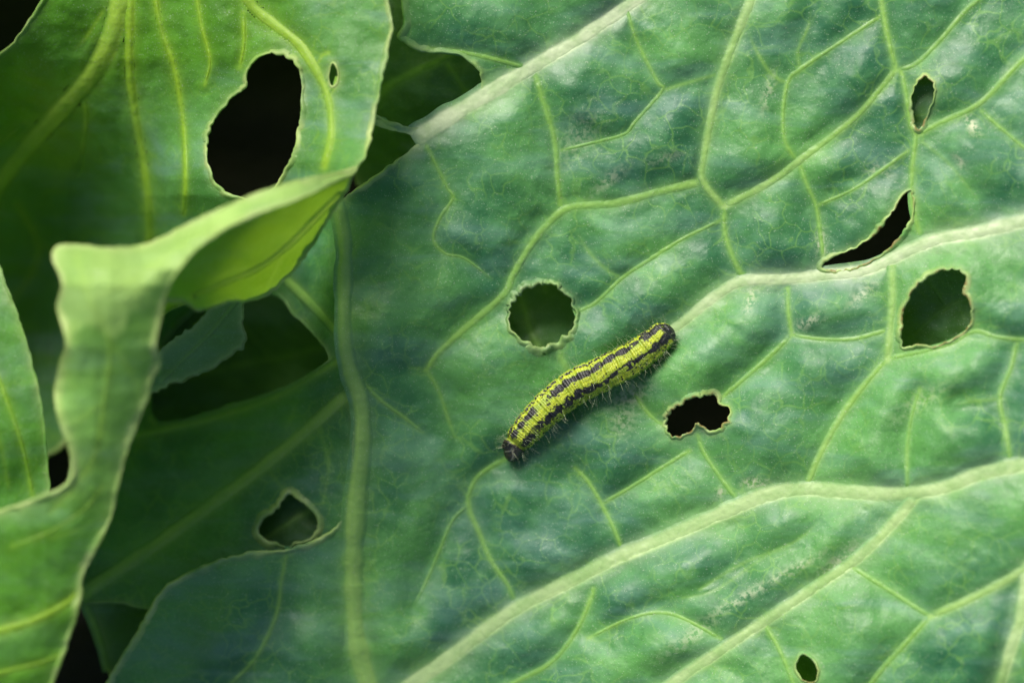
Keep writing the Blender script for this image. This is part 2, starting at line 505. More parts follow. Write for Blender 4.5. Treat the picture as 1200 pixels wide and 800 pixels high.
        if not closed:
            nxt[-1] = p[-1]; prv[0] = p[0]
        d = nxt - prv
        d /= np.maximum(np.hypot(d[:, 0], d[:, 1]), 1e-6)[:, None]
        nr = np.stack([-d[:, 1], d[:, 0]], -1)
        area = 0.5 * np.sum(full[:, 0] * np.roll(full[:, 1], -1) - np.roll(full[:, 0], -1) * full[:, 1])
        sg = 1.0 if area > 0 else -1.0                     # nr points inside the polygon when area > 0
        if hole: sg = -sg
        nr = nr * sg                                       # points into the leaf
        k = np.arange(len(p)) * 2.0
        wv = wid * (0.95 + 0.5 * vnoise(k, k * 0 + seed, 30, seed) + 0.18 * vnoise(k, k * 0, 9, seed + 1))
        hv = ht * (1 + 0.5 * vnoise(k, k * 0 + 5, 11, seed + 2))
        if not closed:
            et = np.minimum(1.0, np.minimum(np.arange(len(p)), np.arange(len(p))[::-1]) / 10.0)
            wv = wv * (0.25 + 0.75 * et); hv = hv * et - 0.8 * (1 - et)
        pd = np.array([1.0, 0.72, 0.42, 0.16, -0.06, -0.08, 0.10]); ph = np.array([-0.0, 0.35, 0.85, 1.0, 0.45, 0, 0]); pt = np.array([-0.05, 0, 0, 0, 0, -0.6, -1.0])
        u = p[:, 0:1] + nr[:, 0:1] * wv[:, None] * pd; v = p[:, 1:2] + nr[:, 1:2] * wv[:, None] * pd
        zi = s.sample(p[:, 0] + nr[:, 0] * 1.0, p[:, 1] + nr[:, 1] * 1.0)[:, None]
        z = np.where(pd[None] > 0.6, s.sample(u, v), zi) + hv[:, None] * ph + th * pt
        co = P(u, v, z).reshape(-1, 3)
        n = len(p)
        F = grid_faces(n, 7)
        if closed:
            j = np.arange(6)
            F = np.concatenate([F, np.stack([(n - 1) * 7 + j, j, j + 1, (n - 1) * 7 + j + 1], -1)])
        ra = np.clip(np.array([0.35, 0.6, 0.9, 1, 1, 0.9, 0.8])[None] * rimv * (0.78 + 0.22 * vnoise(u, v, 9, seed + 3) + 0.55 * vnoise(u, v, 30, seed + 4)), 0, 1)
        ba = brown * np.array([0, 0, 0.2, 0.9, 1, 1, 1])[None] * sstep(-0.3, 0.3, vnoise(u, v, 14, seed + 8)) + ra * 0
        return s.part(name, co, F, dict(rim=ra, brown=ba, vein=s._bil(s.u, s.v, s.vm, u, v) * 0.5, backlit=s._bil(s.u, s.v, s.yg, u, v), pale=s._bil(s.u, s.v, s.pl, u, v)), root)

plant = link('cabbage_plant', None)
plant.location = (0, 0, 0)
plant['label'] = 'cabbage plant with waxy blue-green leaves full of bite holes'
plant['category'] = 'cabbage'

# ---- the large leaf that carries the caterpillar
holes_raw = dict(
    round=[(635, 333), (655, 339), (668, 352), (673, 369), (668, 386), (655, 399), (637, 405), (617, 401), (603, 388), (598, 370), (603, 352), (618, 338)],
    torn=[(780, 497), (788, 481), (805, 470), (822, 465), (835, 463), (842, 474), (852, 477), (854, 490), (845, 499), (828, 504), (817, 494), (808, 505), (790, 511)],
    big=[(1058, 405), (1058, 385), (1061, 362), (1072, 339), (1093, 322), (1110, 317), (1124, 317), (1132, 326), (1129, 341), (1136, 356), (1138, 374), (1128, 388), (1112, 398), (1097, 406), (1078, 402)],
    slit=[(1068, 225), (1069, 250), (1058, 272), (1039, 293), (1011, 310), (985, 316), (964, 313), (976, 301), (998, 293), (1026, 274), (1045, 250), (1058, 231)],
    small=[(1085, 90), (1094, 99), (1094, 114), (1088, 130), (1078, 151), (1072, 148), (1069, 130), (1070, 110), (1076, 97)],
    tiny=[(940, 768), (950, 772), (957, 784), (957, 796), (948, 798), (938, 792), (934, 780)],
)
jg = dict(round=2.6, torn=2.0, big=1.8, slit=0.9, small=1.1, tiny=1.1)
HM = {k: jag(p, 1.6, jg[k], i + 5, 5.0) for i, (k, p) in enumerate(holes_raw.items())}

M_out = [(478, -150), (472, -60), (470, 5), (473, 28), (466, 44), (480, 54), (500, 62), (533, 64), (557, 78), (565, 97), (560, 113), (533, 132), (505, 144),
         (488, 149), (465, 145), (444, 137), (432, 130), (425, 137), (440, 147), (465, 155), (486, 159), (489, 168), (462, 190), (430, 212), (404, 231), (393, 244),
         (396, 300), (400, 380), (405, 440), (413, 480), (412, 540), (410, 598), (398, 613), (372, 630), (336, 643), (300, 645), (270, 652), (240, 661), (210, 675),
         (190, 690), (176, 712), (160, 740), (141, 770), (124, 802), (108, 850), (100, 930), (200, 985), (420, 1000), (700, 990), (1000, 1000), (1300, 960), (1370, 760), (1350, 560), (1375, 300), (1340, 60), (1350, -120), (1150, -160), (900, -140), (650, -165)]
V = []
def vn(p, w0, w1=None, k=1.0): V.append((p, w0 * (0.80 if w0 < 9 else 1.0), (w1 or w0) * (0.80 if w0 < 9 else 1.0), k))
vn([(484, 164), (530, 135), (575, 108), (625, 78), (680, 45), (750, -3), (830, -60), (900, -130)], 21, 14, 1.001)
vn([(618, 80), (590, 72), (560, 65), (530, 60), (502, 58)], 8, 5, 0.9)
vn([(628, 90), (640, 130), (650, 165), (653, 205), (657, 240)], 8, 7, 0.85)
vn([(823, 212), (770, 225), (720, 238), (668, 243), (642, 262), (620, 290), (602, 320), (590, 345), (550, 380), (515, 412), (500, 433)], 11, 7, 0.9)
vn([(905, -70), (880, 0), (862, 45), (845, 90), (835, 130), (825, 185), (824, 212), (848, 242)], 14, 8)
vn([(848, 242), (900, 215), (935, 190), (975, 160), (1010, 130), (1050, 82)], 10, 7)
vn([(848, 242), (850, 275), (862, 308), (872, 325)], 8, 8, 0.9)
vn([(1050, 82), (1042, 50), (1035, 15), (1030, -30), (1035, -90)], 8, 7)
vn([(1050, 82), (1072, 76), (1095, 55), (1130, 15), (1160, -15), (1200, -80)], 7, 5, 0.85)
vn([(1056, 84), (1062, 110), (1067, 145), (1073, 160), (1069, 200), (1069, 240), (1077, 272)], 7, 7)
vn([(1073, 160), (1100, 145), (1150, 120), (1200, 70), (1270, 20)], 8, 7)
vn([(935, 190), (920, 165), (918, 130), (924, 95), (940, 80), (985, 50), (1034, 18)], 5, 5, 0.85)
vn([(922, 97), (903, 86), (884, 55), (876, 35)], 4, 2, 0.7)
vn([(938, 80), (935, 60), (947, 32), (950, 10)], 4, 2, 0.7)
vn([(937, 193), (945, 215), (956, 240), (960, 262), (965, 302)], 6, 5, 0.9)
vn([(957, 241), (1000, 222), (1040, 195), (1064, 177)], 5, 4, 0.85)
vn([(1370, 200), (1260, 240), (1200, 259), (1140, 273), (1100, 280), (1060, 296), (1020, 315), (970, 322), (920, 327), (872, 329), (840, 346), (800, 378), (770, 398), (730, 425)], 22, 11, 1.001)
vn([(845, 258), (800, 280), (760, 305), (730, 325), (697, 355), (672, 366)], 5, 5, 0.8)
vn([(728, 326), (710, 315), (690, 295), (675, 270)], 4, 2, 0.6)
vn([(923, 338), (924, 365), (928, 392)], 7, 6, 0.9)
vn([(928, 392), (960, 397), (1000, 397), (1042, 386)], 6, 6, 0.9)
vn([(928, 392), (905, 415), (880, 437), (846, 466)], 7, 6, 0.85)
vn([(1044, 308), (1046, 350), (1043, 390), (1040, 422)], 9, 9)
vn([(1040, 420), (1010, 455), (985, 490), (960, 535), (945, 572)], 8, 10)
vn([(1040, 420), (1080, 412), (1115, 402), (1142, 388), (1170, 395), (1220, 397), (1300, 380)], 7, 7, 0.8)
vn([(1192, 398), (1185, 430), (1172, 466), (1178, 500), (1185, 545)], 7, 7, 0.85)
vn([(1172, 467), (1140, 470), (1120, 474)], 4, 2, 0.6)
vn([(430, 850), (470, 810), (520, 775), (560, 745), (605, 713), (660, 685), (720, 655), (780, 630), (850, 600), (900, 580), (945, 573), (1000, 577), (1060, 578), (1110, 570), (1150, 555), (1200, 545), (1290, 530), (1350, 500)], 19, 19)
vn([(1075, 580), (1050, 610), (1010, 650), (960, 685), (900, 725), (840, 765), (790, 800), (740, 840), (680, 900)], 14, 15)
vn([(998, 664), (1040, 690), (1090, 722)], 7, 6, 0.85)
vn([(1090, 722), (1130, 705), (1170, 685), (1215, 660), (1300, 620)], 9, 12)
vn([(1090, 722), (1060, 755), (1025, 795), (990, 850)], 8, 8, 0.85)
vn([(1204, 664), (1197, 720), (1182, 770), (1168, 815), (1150, 880)], 15, 15)
vn([(897, 732), (913, 760), (926, 790), (940, 830)], 6, 5, 0.85)
vn([(605, 708), (595, 685), (575, 655), (560, 620), (550, 597), (550, 578), (562, 556), (594, 536)], 6, 8, 0.75)
vn([(550, 590), (530, 610), (515, 645), (500, 680), (484, 712)], 5, 3, 0.6)
vn([(731, 650), (720, 620), (705, 590), (690, 565), (674, 548)], 6, 5, 0.85)
vn([(705, 590), (740, 570), (780, 545), (808, 528)], 6, 5, 0.85)
vn([(866, 588), (845, 560), (825, 530), (818, 510)], 6, 5, 0.8)
vn([(695, 690), (685, 720), (665, 755), (640, 780), (598, 802), (560, 830)], 7, 6, 0.85)
vn([(690, 747), (745, 722), (790, 720), (845, 748)], 4, 5, 0.85)
vn([(500, 172), (512, 195), (524, 220), (531, 232), (516, 255), (508, 280), (522, 297), (545, 303), (580, 330)], 5, 3, 0.65)
vn([(731, -5), (745, 45), (770, 95), (776, 106), (745, 142), (732, 157), (700, 166), (658, 176)], 5, 4, 0.75)
vn([(776, 106), (810, 96), (838, 88)], 4, 4, 0.7)
vn([(500, 433), (515, 460), (525, 490), (537, 522)], 5, 3, 0.7)
vn([(500, 433), (478, 430)], 4, 2, 0.5)
vn([(1078, 455), (1068, 490), (1063, 530), (1064, 575)], 5, 5, 0.7)
vn([(655, 402), (657, 418), (668, 438)], 9, 10, 0.6)
vn([(1150, 130), (1175, 152), (1210, 178), (1260, 190)], 5, 5, 0.85)
vn([(1072, 160), (1110, 190), (1135, 220), (1150, 240)], 3, 2, 0.5)
vn([(338, 640), (330, 680), (324, 720), (300, 770), (266, 805)], 5, 5, 0.6)
vn([(424, 445), (445, 468), (475, 490), (502, 512)], 6, 3, 0.75)
vn([(740, 455), (755, 478), (768, 492), (780, 498)], 5, 5, 0.8)
vn([(820, 690), (870, 660), (930, 635), (960, 610)], 4, 3, 0.5)
vn([(800, 700), (840, 690), (900, 650), (940, 640)], 3, 3, 0.4)
vn([(394, 236), (403, 280), (403, 330), (403, 390), (409, 430), (422, 470), (424, 520), (418, 580), (414, 640), (414, 700), (420, 760), (434, 815), (450, 900)], 14, 27, 0.99)
ctrlM = [(395, 240, -2), (400, 400, -4), (412, 520, -22), (410, 620, -48), (420, 760, -84), (300, 650, -58), (190, 700, -70), (130, 800, -90), (110, 920, -120),
         (480, 0, 0), (480, 160, -4), (560, 90, -4), (500, 300, -16), (520, 450, -40), (480, 600, -66), (620, 500, -50), (680, 440, -36), (620, 370, -30), (600, 640, -62),
         (700, 250, -16), (650, 130, -8), (760, 60, 2), (760, 520, -30), (720, 640, -34), (560, 760, -70), (850, 330, -4), (850, 500, -2), (900, 150, 14), (950, 420, 22), (1000, 580, 48), (870, 700, 26),
         (780, 800, 8), (1020, 300, 32), (1060, 60, 40), (1200, 120, 66), (1200, 260, 78), (1180, 430, 92), (1200, 560, 116), (1080, 700, 88), (1190, 780, 130), (950, 800, 64), (1350, 300, 90), (1350, 800, 130), (1300, -100, 50), (700, -130, -6), (480, -140, -20), (700, 960, -40), (300, 960, -140), (1100, 960, 40)]
scars = [(1140, 148, 13, 6, 60, 1.0), (1125, 190, 10, 4, 50, 0.6), (884, 565, 13, 5, 0, 0.9), (844, 577, 4, 7, 30, 0.7), (738, 462, 26, 12, -30, 0.55), (730, 490, 14, 20, 20, 0.4),
         (948, 377, 16, 6, -25, 0.7), (1010, 345, 20, 6, -40, 0.5), (962, 285, 6, 14, 0, 0.7), (880, 350, 6, 18, 20, 0.55), (930, 667, 42, 5, -28, 0.5), (870, 700, 48, 6, -30, 0.5), (810, 745, 40, 8, -35, 0.4), (985, 655, 30, 8, -40, 0.5),
         (680, 160, 18, 40, 30, 0.25), (900, 110, 6, 25, 15, 0.4), (1030, 200, 16, 8, 0, 0.4), (1080, 470, 40, 10, -30, 0.3), (715, 210, 26, 7, -40, 0.35), (780, 185, 22, 6, -15, 0.3), (1060, 300, 10, 5, 0, 0.3), (830, 503, 8, 5, 20, 0.8)]
LM = Leaf(M_out, ctrlM, 2.0, list(HM.values()), V, quilt=19.0, noise=(4.5, 1.0), scars=scars, seed=20)
main = LM.build('leaf', M_MAIN, plant, 'large flat blue-green leaf with pale veins and bite holes under the caterpillar')
LM.vein_parts(4.0, high=(-1,))
for i, (k, p) in enumerate(HM.items()):
    LM.rim_part('hole_rim', p, {'round': 9.0, 'tiny': 4.0, 'small': 4.5}.get(k, 5.5), {'round': 3.6}.get(k, 2.4), 6.0, True, 100 + i, rimv=0.6 if k == 'round' else 1.0, brown=0.25 if k == 'round' else 1.0)
mo = LM.outline
V25 = crom(V[-1][0], 4.0)
SK = [(V25, 13.0), (crom(V[0][0], 4.0), 15.0)]
LM.rim_part('leaf_margin', mo, 8.0, 2.6, 6.0, False, 140, rimv=0.95, skip=SK)

# ---- its lower side lobe, dropping away to the left into the shade
hole_l = jag([(340, 579), (353, 588), (362, 597), (372, 611), (366, 627), (350, 634), (335, 640), (320, 634), (305, 625), (308, 611), (322, 598)], 1.6, 1.8, 33, 5.0)
L_out = [(400, 238), (403, 330), (404, 400), (412, 450), (417, 520), (410, 600), (398, 640), (380, 682), (320, 700), (240, 712), (190, 716), (165, 713), (140, 707), (112, 706), (92, 700), (60, 640), (80, 560), (95, 480), (110, 400), (150, 320), (250, 275), (330, 250), (385, 222)]
VL = [([(408, 460), (370, 495), (310, 545), (250, 590), (180, 640), (100, 694)], 14, 17, 0.98), ([(330, 322), (365, 355), (402, 398)], 11, 11, 0.8), ([(150, 513), (250, 490), (330, 462), (395, 424)], 8, 8, 0.85),
      ([(310, 545), (330, 570), (340, 580)], 4, 3, 0.5), ([(250, 590), (262, 570), (285, 560)], 4, 2, 0.4), ([(335, 500), (345, 480), (340, 465)], 4, 2, 0.4), ([(370, 495), (385, 540), (378, 590)], 4, 3, 0.4)]
ctrlL = [(402, 240, -6), (402, 400, -8), (416, 500, -22), (412, 600, -46), (400, 660, -70), (340, 610, -66), (300, 660, -78), (250, 620, -96), (180, 640, -112), (165, 712, -100), (105, 700, -104), (330, 520, -86), (250, 560, -120), (360, 440, -66), (300, 400, -165), (200, 500, -165), (120, 560, -160),
         (330, 300, -140), (230, 270, -230), (150, 400, -240), (380, 320, -44)]
ctrlL = [(a, b_, c - 5) for a, b_, c in ctrlL]
gap_l = jag([(255, 352), (318, 346), (343, 368), (366, 392), (384, 416), (374, 430), (335, 452), (275, 472), (215, 490), (180, 486), (185, 420), (210, 380)], 2.0, 1.2, 36, 9.0)
LL = Leaf(L_out, ctrlL, 2.4, [hole_l, gap_l], VL, quilt=5, noise=(3.5, 1.2), seed=41)
side = LL.build('side_lobe', M_MAIN, main)
LL.mat = M_MAIN
def reparent_to(leaf, root): leaf.obj = root
LL.obj = main
LL.vein_parts(6.0, 0.18)
LL.rim_part('hole_rim', hole_l, 7.5, 3.2, 6.0, True, 160, rimv=1.0)
LL.rim_part('hole_rim', gap_l, 5.0, 2.0, 5.0, True, 167, rimv=0.35)
LL.rim_part('leaf_margin', LL.outline, 4.0, 1.8, 4.0, False, 163, rimv=0.55, skip=SK)

# ---- the curled leaf on the left: inner bowl
hA1 = jag([(318, 63), (338, 68), (350, 82), (353, 110), (349, 150), (342, 180), (330, 205), (318, 222), (300, 232), (275, 229), (255, 215), (245, 195), (244, 165), (252, 140), (270, 118), (288, 103), (291, 84), (302, 69)], 1.6, 1.4, 61, 7.0)
hA2 = jag([(390, 75), (395, 84), (394, 96), (389, 101), (386, 92), (387, 80)], 1.6, 0.6, 62, 6.0)
A_out = [(55, -15), (30, 28), (14, 50), (-8, 68), (-60, 100), (-140, 180), (-170, 300), (-150, 420), (-60, 520), (40, 540), (110, 490), (160, 420), (192, 368), (225, 356), (265, 349), (300, 345), (318, 336), (340, 315), (360, 290), (378, 262), (394, 238), (412, 208), (427, 186), (434, 165), (441, 130), (449, 90), (457, 55), (461, 28), (456, 0), (450, -60), (470, -140), (400, -220), (250, -260), (120, -220), (75, -80)]
VA = [([(165, -150), (150, -40), (140, 10), (128, 50), (105, 90), (60, 140), (15, 195), (-30, 260)], 30, 18, 1.00), ([(152, -20), (152, 30), (152, 80), (158, 130), (168, 190), (174, 240), (176, 300)], 13, 10, 0.98),
      ([(178, -30), (188, 30), (203, 75), (210, 110), (216, 160), (217, 210), (216, 250)], 8, 6, 0.98), ([(228, -20), (236, 30), (246, 70), (240, 100)], 6, 3, 0.91),
      ([(270, -50), (292, 2), (320, 28), (350, 52), (372, 85), (386, 120), (388, 160), (380, 195)], 16, 9, 1.00), ([(285, 15), (286, 50), (281, 80)], 6, 4, 0.91), ([(98, 115), (101, 140), (95, 185), (88, 200)], 9, 2, 0.78),
      ([(120, 15), (100, 45), (85, 60)], 4, 2, 0.65), ([(28, 145), (10, 160), (-10, 175)], 6, 4, 0.65), ([(20, 240), (45, 285), (40, 315), (15, 350), (-20, 380)], 8, 5, 0.72), ([(45, 285), (70, 300), (110, 330)], 5, 4, 0.65),
      ([(372, 75), (378, 65), (385, 62)], 4, 3, 0.91), ([(386, 110), (392, 102), (395, 90)], 5, 3, 0.91)]
ctrlA = [(456, 0, 75), (458, 40, 80), (446, 95, 88), (434, 160, 108), (415, 205, 130), (400, 60, 72), (390, 130, 78), (340, 40, 45), (355, 180, 70), (300, 150, 30), (290, 235, 30), (250, 60, 10), (230, 150, -12), (215, 230, -25), (170, 120, -60), (170, 200, -120), (165, 270, -200),
         (120, 60, -45), (100, 150, -130), (70, 230, -270), (60, 300, -330), (30, 90, -75), (10, 55, -35), (50, 0, -20), (150, -40, -20), (300, -60, 30), (440, -100, 60), (0, 200, -190), (-100, 200, -150), (0, 350, -330), (100, 350, -330), (190, 310, -170), (190, 366, 80), (265, 349, 118), (300, 345, 90), (340, 315, 80), (378, 262, 86), (270, 290, -10), (330, 260, 20), (20, 480, -320), (-120, 380, -250), (398, 232, 110), (250, -240, 0), (120, 420, -300)]
LA = Leaf(A_out, ctrlA, 2.4, [hA1, hA2], VA, quilt=4, noise=(5, 1.2), seed=71, cut=5.0, backlit=lambda u, v: np.clip(0.85 * sstep(190, 60, v + 0.25 * (u - 200) + 22 * vnoise(u, v, 40, 8)) * sstep(420, 300, u), 0, 1))  # yellow-green fading from the top stands in for light shining through
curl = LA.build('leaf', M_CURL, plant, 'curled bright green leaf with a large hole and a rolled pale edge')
LA.vein_parts(5.0, 0.14)
LA.rim_part('hole_rim', hA1, 6.0, 2.6, 6.0, True, 170)
LA.rim_part('hole_rim', hA2, 3.0, 1.6, 4.0, True, 171)
LA.rim_part('leaf_margin', LA.outline, 6.5, 2.4, 6.0, False, 172, rimv=0.8)

# ---- its rolled edge: one pale roll from the upper right down the hanging strip to the lower lobe
R_out = [(419, 194), (402, 200), (370, 207), (333, 216), (283, 233), (240, 252), (213, 266), (190, 278), (165, 287), (130, 290), (95, 287), (74, 286), (62, 293), (62, 306), (70, 322), (72, 340), (67, 358), (74, 385), (77, 405), (70, 428), (64, 462), (70, 495), (80, 522), (84, 548),
         (81, 561), (70, 571), (50, 579), (26, 589), (0, 597), (-60, 615), (-120, 660), (-140, 800), (-80, 960), (0, 920), (40, 860), (63, 800), (76, 765), (89, 725), (95, 700), (98, 672), (112, 645), (130, 608), (138, 575), (147, 535), (158, 505), (172, 470), (178, 447), (188, 424), (183, 402), (187, 382),
         (190, 366), (193, 352), (198, 338), (207, 320), (222, 302), (240, 286), (270, 267), (310, 249), (350, 234), (388, 217), (408, 208), (417, 201)]
ctrlR = [(419, 194, 140), (408, 203, 152), (370, 207, 196), (372, 222, 212), (283, 233, 232), (300, 250, 262), (213, 266, 232), (235, 284, 276), (165, 287, 222), (185, 322, 282), (95, 287, 228), (62, 298, 238), (118, 322, 290), (75, 350, 262), (130, 385, 280), (165, 365, 274), (195, 345, 262), (240, 286, 268),
         (187, 420, 248), (172, 470, 234), (140, 560, 214), (98, 672, 196), (63, 800, 182), (130, 440, 262), (70, 470, 240), (118, 520, 242), (84, 555, 222), (0, 597, 214), (50, 640, 222), (20, 720, 210), (0, 800, 190), (-100, 700, 170), (-80, 900, 90), (60, 720, 208), (76, 400, 262), (68, 358, 246), (64, 462, 226), (188, 424, 240), (160, 505, 216)]
def roll_pale(u, v):
    edge = np.interp(u, [60, 85, 101, 118, 133, 146, 152, 165, 195, 240], [400, 398, 379, 386, 399, 388, 366, 366, 352, 330])
    top = sstep(9, -9, v - edge + 3 * vnoise(u, v, 12, 6))
    side = np.exp(-np.abs(poly_sdf(u, v, R_out, 40.0)) / 8.0) * sstep(660, 560, v) * 0.5 + 0.16 * sstep(640, 540, v)
    return np.clip(np.maximum(top * (0.66 + 0.20 * vnoise(u, v, 34, 5) - 0.10 * sstep(230, 400, u)), side), 0, 1)
FP = Leaf(R_out, ctrlR, 2.2, (), [([(-60, 750), (0, 738), (40, 726), (75, 708), (95, 690)], 13, 9, 1.0), ([(-40, 800), (10, 785), (50, 775), (75, 765)], 8, 5, 0.9), ([(15, 640), (60, 622), (100, 595), (120, 570)], 6, 3, 0.5), ([(60, 630), (90, 620), (108, 612)], 4, 2, 0.4),
          ([(90, 300), (105, 350), (128, 400), (122, 470), (108, 540), (60, 600)], 6, 4, 0.5), ([(128, 400), (150, 430), (165, 465)], 4, 2, 0.4), ([(105, 350), (150, 332), (195, 300), (270, 250), (350, 222)], 5, 3, 0.5), ([(122, 470), (95, 490), (76, 500)], 4, 2, 0.4), ([(195, 300), (200, 320)], 3, 2, 0.4)], quilt=3, noise=(4, 0.9), seed=99, cut=5.0, ojag=0.5,
          pale=roll_pale, backlit=lambda u, v: np.clip(0.30 + 0.45 * sstep(540, 680, v), 0, 1))
FP.build('rolled_edge', M_CURL, curl)
FP.obj = curl
FP.vein_parts(5.0)
FP.rim_part('leaf_margin', FP.outline, 7.0, 2.2, 8.0, False, 190, rimv=0.75, brown=0.15)

# ---- yellow-green panel below the roll (outside of the leaf)
B_out = [(416, 200), (400, 203), (340, 222), (280, 246), (230, 276), (200, 300), (175, 330), (170, 360), (182, 372), (190, 362), (200, 354), (217, 356), (229, 365), (243, 363), (267, 355), (300, 352), (318, 343), (340, 322), (360, 298), (378, 270), (392, 248), (404, 228), (412, 212)]
ctrlB = [(418, 198, 134), (400, 206, 160), (340, 226, 204), (280, 250, 228), (230, 280, 236), (200, 310, 226), (190, 360, 200), (240, 360, 145), (300, 350, 100), (340, 320, 92), (378, 270, 100), (405, 228, 128), (300, 300, 165), (250, 320, 200), (350, 270, 150)]
LB = Leaf(B_out, ctrlB, 2.2, (), [([(400, 225), (370, 255), (335, 290), (300, 315), (265, 330), (225, 348)], 7, 5, 0.8), ([(300, 315), (270, 318), (245, 335)], 4, 3, 0.5), ([(335, 290), (310, 345)], 3, 2, 0.4)], quilt=3, noise=(3, 1.0), seed=95, cut=5.0, backlit=lambda u, v: 0.75 + 0 * u)
LB.build('turned_panel', M_CURL, curl)
LB.obj = curl
LB.vein_parts(5.0)
LB.rim_part('leaf_margin', LB.outline, 5.0, 2.2, 6.0, False, 186, rimv=0.75)

# ---- the sheet behind the roll, down into the bowl
wp = np.array([(212, 268), (190, 281), (165, 290), (130, 293), (95, 290), (72, 292), (65, 305), (72, 330), (76, 360), (77, 400), (73, 440), (70, 480), (78, 520), (86, 548), (76, 568), (52, 581), (28, 591), (0, 600), (-60, 618), (-118, 662)], float)
wp = crom(wp, 5.0)
wn = 14
wt = np.linspace(0, 1, wn)[:, None]
wu = wp[None, :, 0] + 34 * np.sin(wt * 1.7); wv = wp[None, :, 1] + 26 * np.sin(wt * 1.7)
wtop = FP.sample(wp[:, 0], wp[:, 1]) - 5
wz = wtop[None] + (-300 - wtop)[None] * wt ** 0.9 + 3 * vnoise(wu + wt * 90, wv, 30, 17)
LA.part('inner_fold', P(wu, wv, wz).reshape(-1, 3), grid_faces(wn, len(wp)), {}, curl)

# ---- other leaves
E_out = [(-180, 250), (-60, 260), (-8, 300), (8, 335), (22, 372), (38, 425), (48, 470), (54, 520), (58, 570), (56, 640), (20, 700), (-100, 720), (-200, 600)]
LE = Leaf(E_out, [(-180, 260, 40), (0, 310, 75), (25, 380, 88), (55, 540, 90), (56, 640, 80), (0, 500, 112), (-100, 500, 100), (-100, 700, 60), (0, 690, 70), (-150, 400, 70)], 2.4, (), [([(-60, 380), (-10, 430), (12, 480), (28, 530), (38, 580)], 5, 6, 0.7), ([(-20, 470), (0, 520), (10, 570)], 4, 3, 0.5)], quilt=4, noise=(4, 1.0), seed=111, cut=5.0, backlit=lambda u, v: 0.5 + 0 * u)
LE.build('leaf', M_CURL, plant, 'bright green leaf cut off by the left edge of the photo')
LE.vein_parts(5.0)
LE.rim_part('leaf_margin', LE.outline, 3.0, 1.5, 5.0, False, 200, rimv=0.35)

G_out = [(160, 470), (168, 440), (186, 415), (210, 392), (234, 374), (262, 345), (300, 320), (288, 352), (284, 368), (286, 385), (288, 404), (276, 413), (262, 421), (250, 430), (238, 435), (224, 444), (213, 450), (200, 452), (184, 458)]
LG = Leaf(G_out, [(160, 470, -30), (290, 330, 0), (286, 400, -45), (213, 450, -60), (230, 400, -25), (260, 385, -22), (185, 420, -20)], 2.2, (), [([(290, 335), (250, 385), (215, 420), (190, 445)], 6, 4, 0.5)], quilt=2, noise=(2.5, 1.0), seed=121, ojag=2.2)
LG.build('leaf', M_LOW, plant, 'small dark leaf with a toothed edge in the shade under the curled leaf')
LG.vein_parts(5.0)
LG.rim_part('leaf_margin', LG.outline, 2.5, 1.2, 4.0, False, 205, rimv=0.4, brown=0.4)

K1_out = [(330, -60), (460, -80), (600, -20), (680, 120), (720, 300), (740, 420), (650, 470), (560, 440), (500, 360), (440, 260), (380, 120)]
LK1 = Leaf(K1_out, [(330, -60, -160), (600, -20, -100), (500, 100, -76), (640, 340, -110), (630, 395, -78), (740, 420, -110), (500, 360, -150), (440, 200, -170), (700, 200, -90)], 4.0, (), [([(400, 150), (450, 105), (480, 88), (520, 68), (570, 40)], 14, 8, 0.9), ([(590, 300), (612, 355), (622, 390), (640, 420)], 8, 8, 0.8), ([(520, 68), (600, 200), (640, 340)], 6, 5, 0.7)], quilt=6, noise=(6, 3), seed=131)
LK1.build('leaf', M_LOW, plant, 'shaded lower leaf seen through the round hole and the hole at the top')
LK1.vein_parts(5.0)
K2_out = [(1040, 40), (1120, 20), (1260, 120), (1330, 300), (1300, 460), (1160, 470), (1040, 440), (1035, 350), (1085, 305), (1120, 240), (1060, 160)]
LK2 = Leaf(K2_out, [(1040, 40, 0), (1260, 120, 40), (1080, 130, 22), (1330, 300, 30), (1100, 370, 4), (1060, 430, -30), (1300, 460, 0), (1200, 250, 36)], 4.0, (), [([(1300, 300), (1180, 340), (1110, 360), (1070, 395)], 10, 5, 0.35), ([(1110, 360), (1090, 330)], 5, 3, 0.3)], quilt=6, noise=(6, 3), seed=137)
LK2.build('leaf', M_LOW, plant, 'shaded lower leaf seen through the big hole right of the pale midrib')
LK2.vein_parts(5.0)
K3_out = [(98, 700), (135, 690), (185, 700), (250, 760), (330, 840), (300, 900), (200, 880), (150, 830), (124, 782), (116, 745)]
LK3 = Leaf(K3_out, [(98, 700, -115), (185, 700, -140), (330, 840, -190), (150, 830, -160), (124, 782, -140)], 2.4, (), [([(98, 702), (110, 730), (120, 760), (126, 786)], 9, 7, 0.8)], quilt=3, noise=(3, 1), seed=141)
LK3.build('leaf', M_LOW, plant, 'small shaded leaf showing in the gap at the lower left')
LK3.vein_parts(5.0)
K5_out = [(270, 560), (330, 545), (400, 560), (430, 620), (400, 690), (330, 690), (280, 660), (255, 610)]
LK5 = Leaf(K5_out, [(270, 560, -170), (400, 560, -120), (430, 620, -110), (330, 690, -130), (335, 610, -104), (255, 610, -150)], 3.0, (), [([(420, 570), (360, 600), (320, 625), (270, 660)], 7, 5, 0.7)], quilt=4, noise=(4, 1.5), seed=151)
LK5.build('leaf', M_LOW, plant, 'shaded olive leaf seen through the hole at the lower left')
LK5.vein_parts(5.0)
K6_out = [(120, 330), (250, 300), (400, 320), (440, 420), (400, 500), (250, 540), (130, 520), (80, 430)]
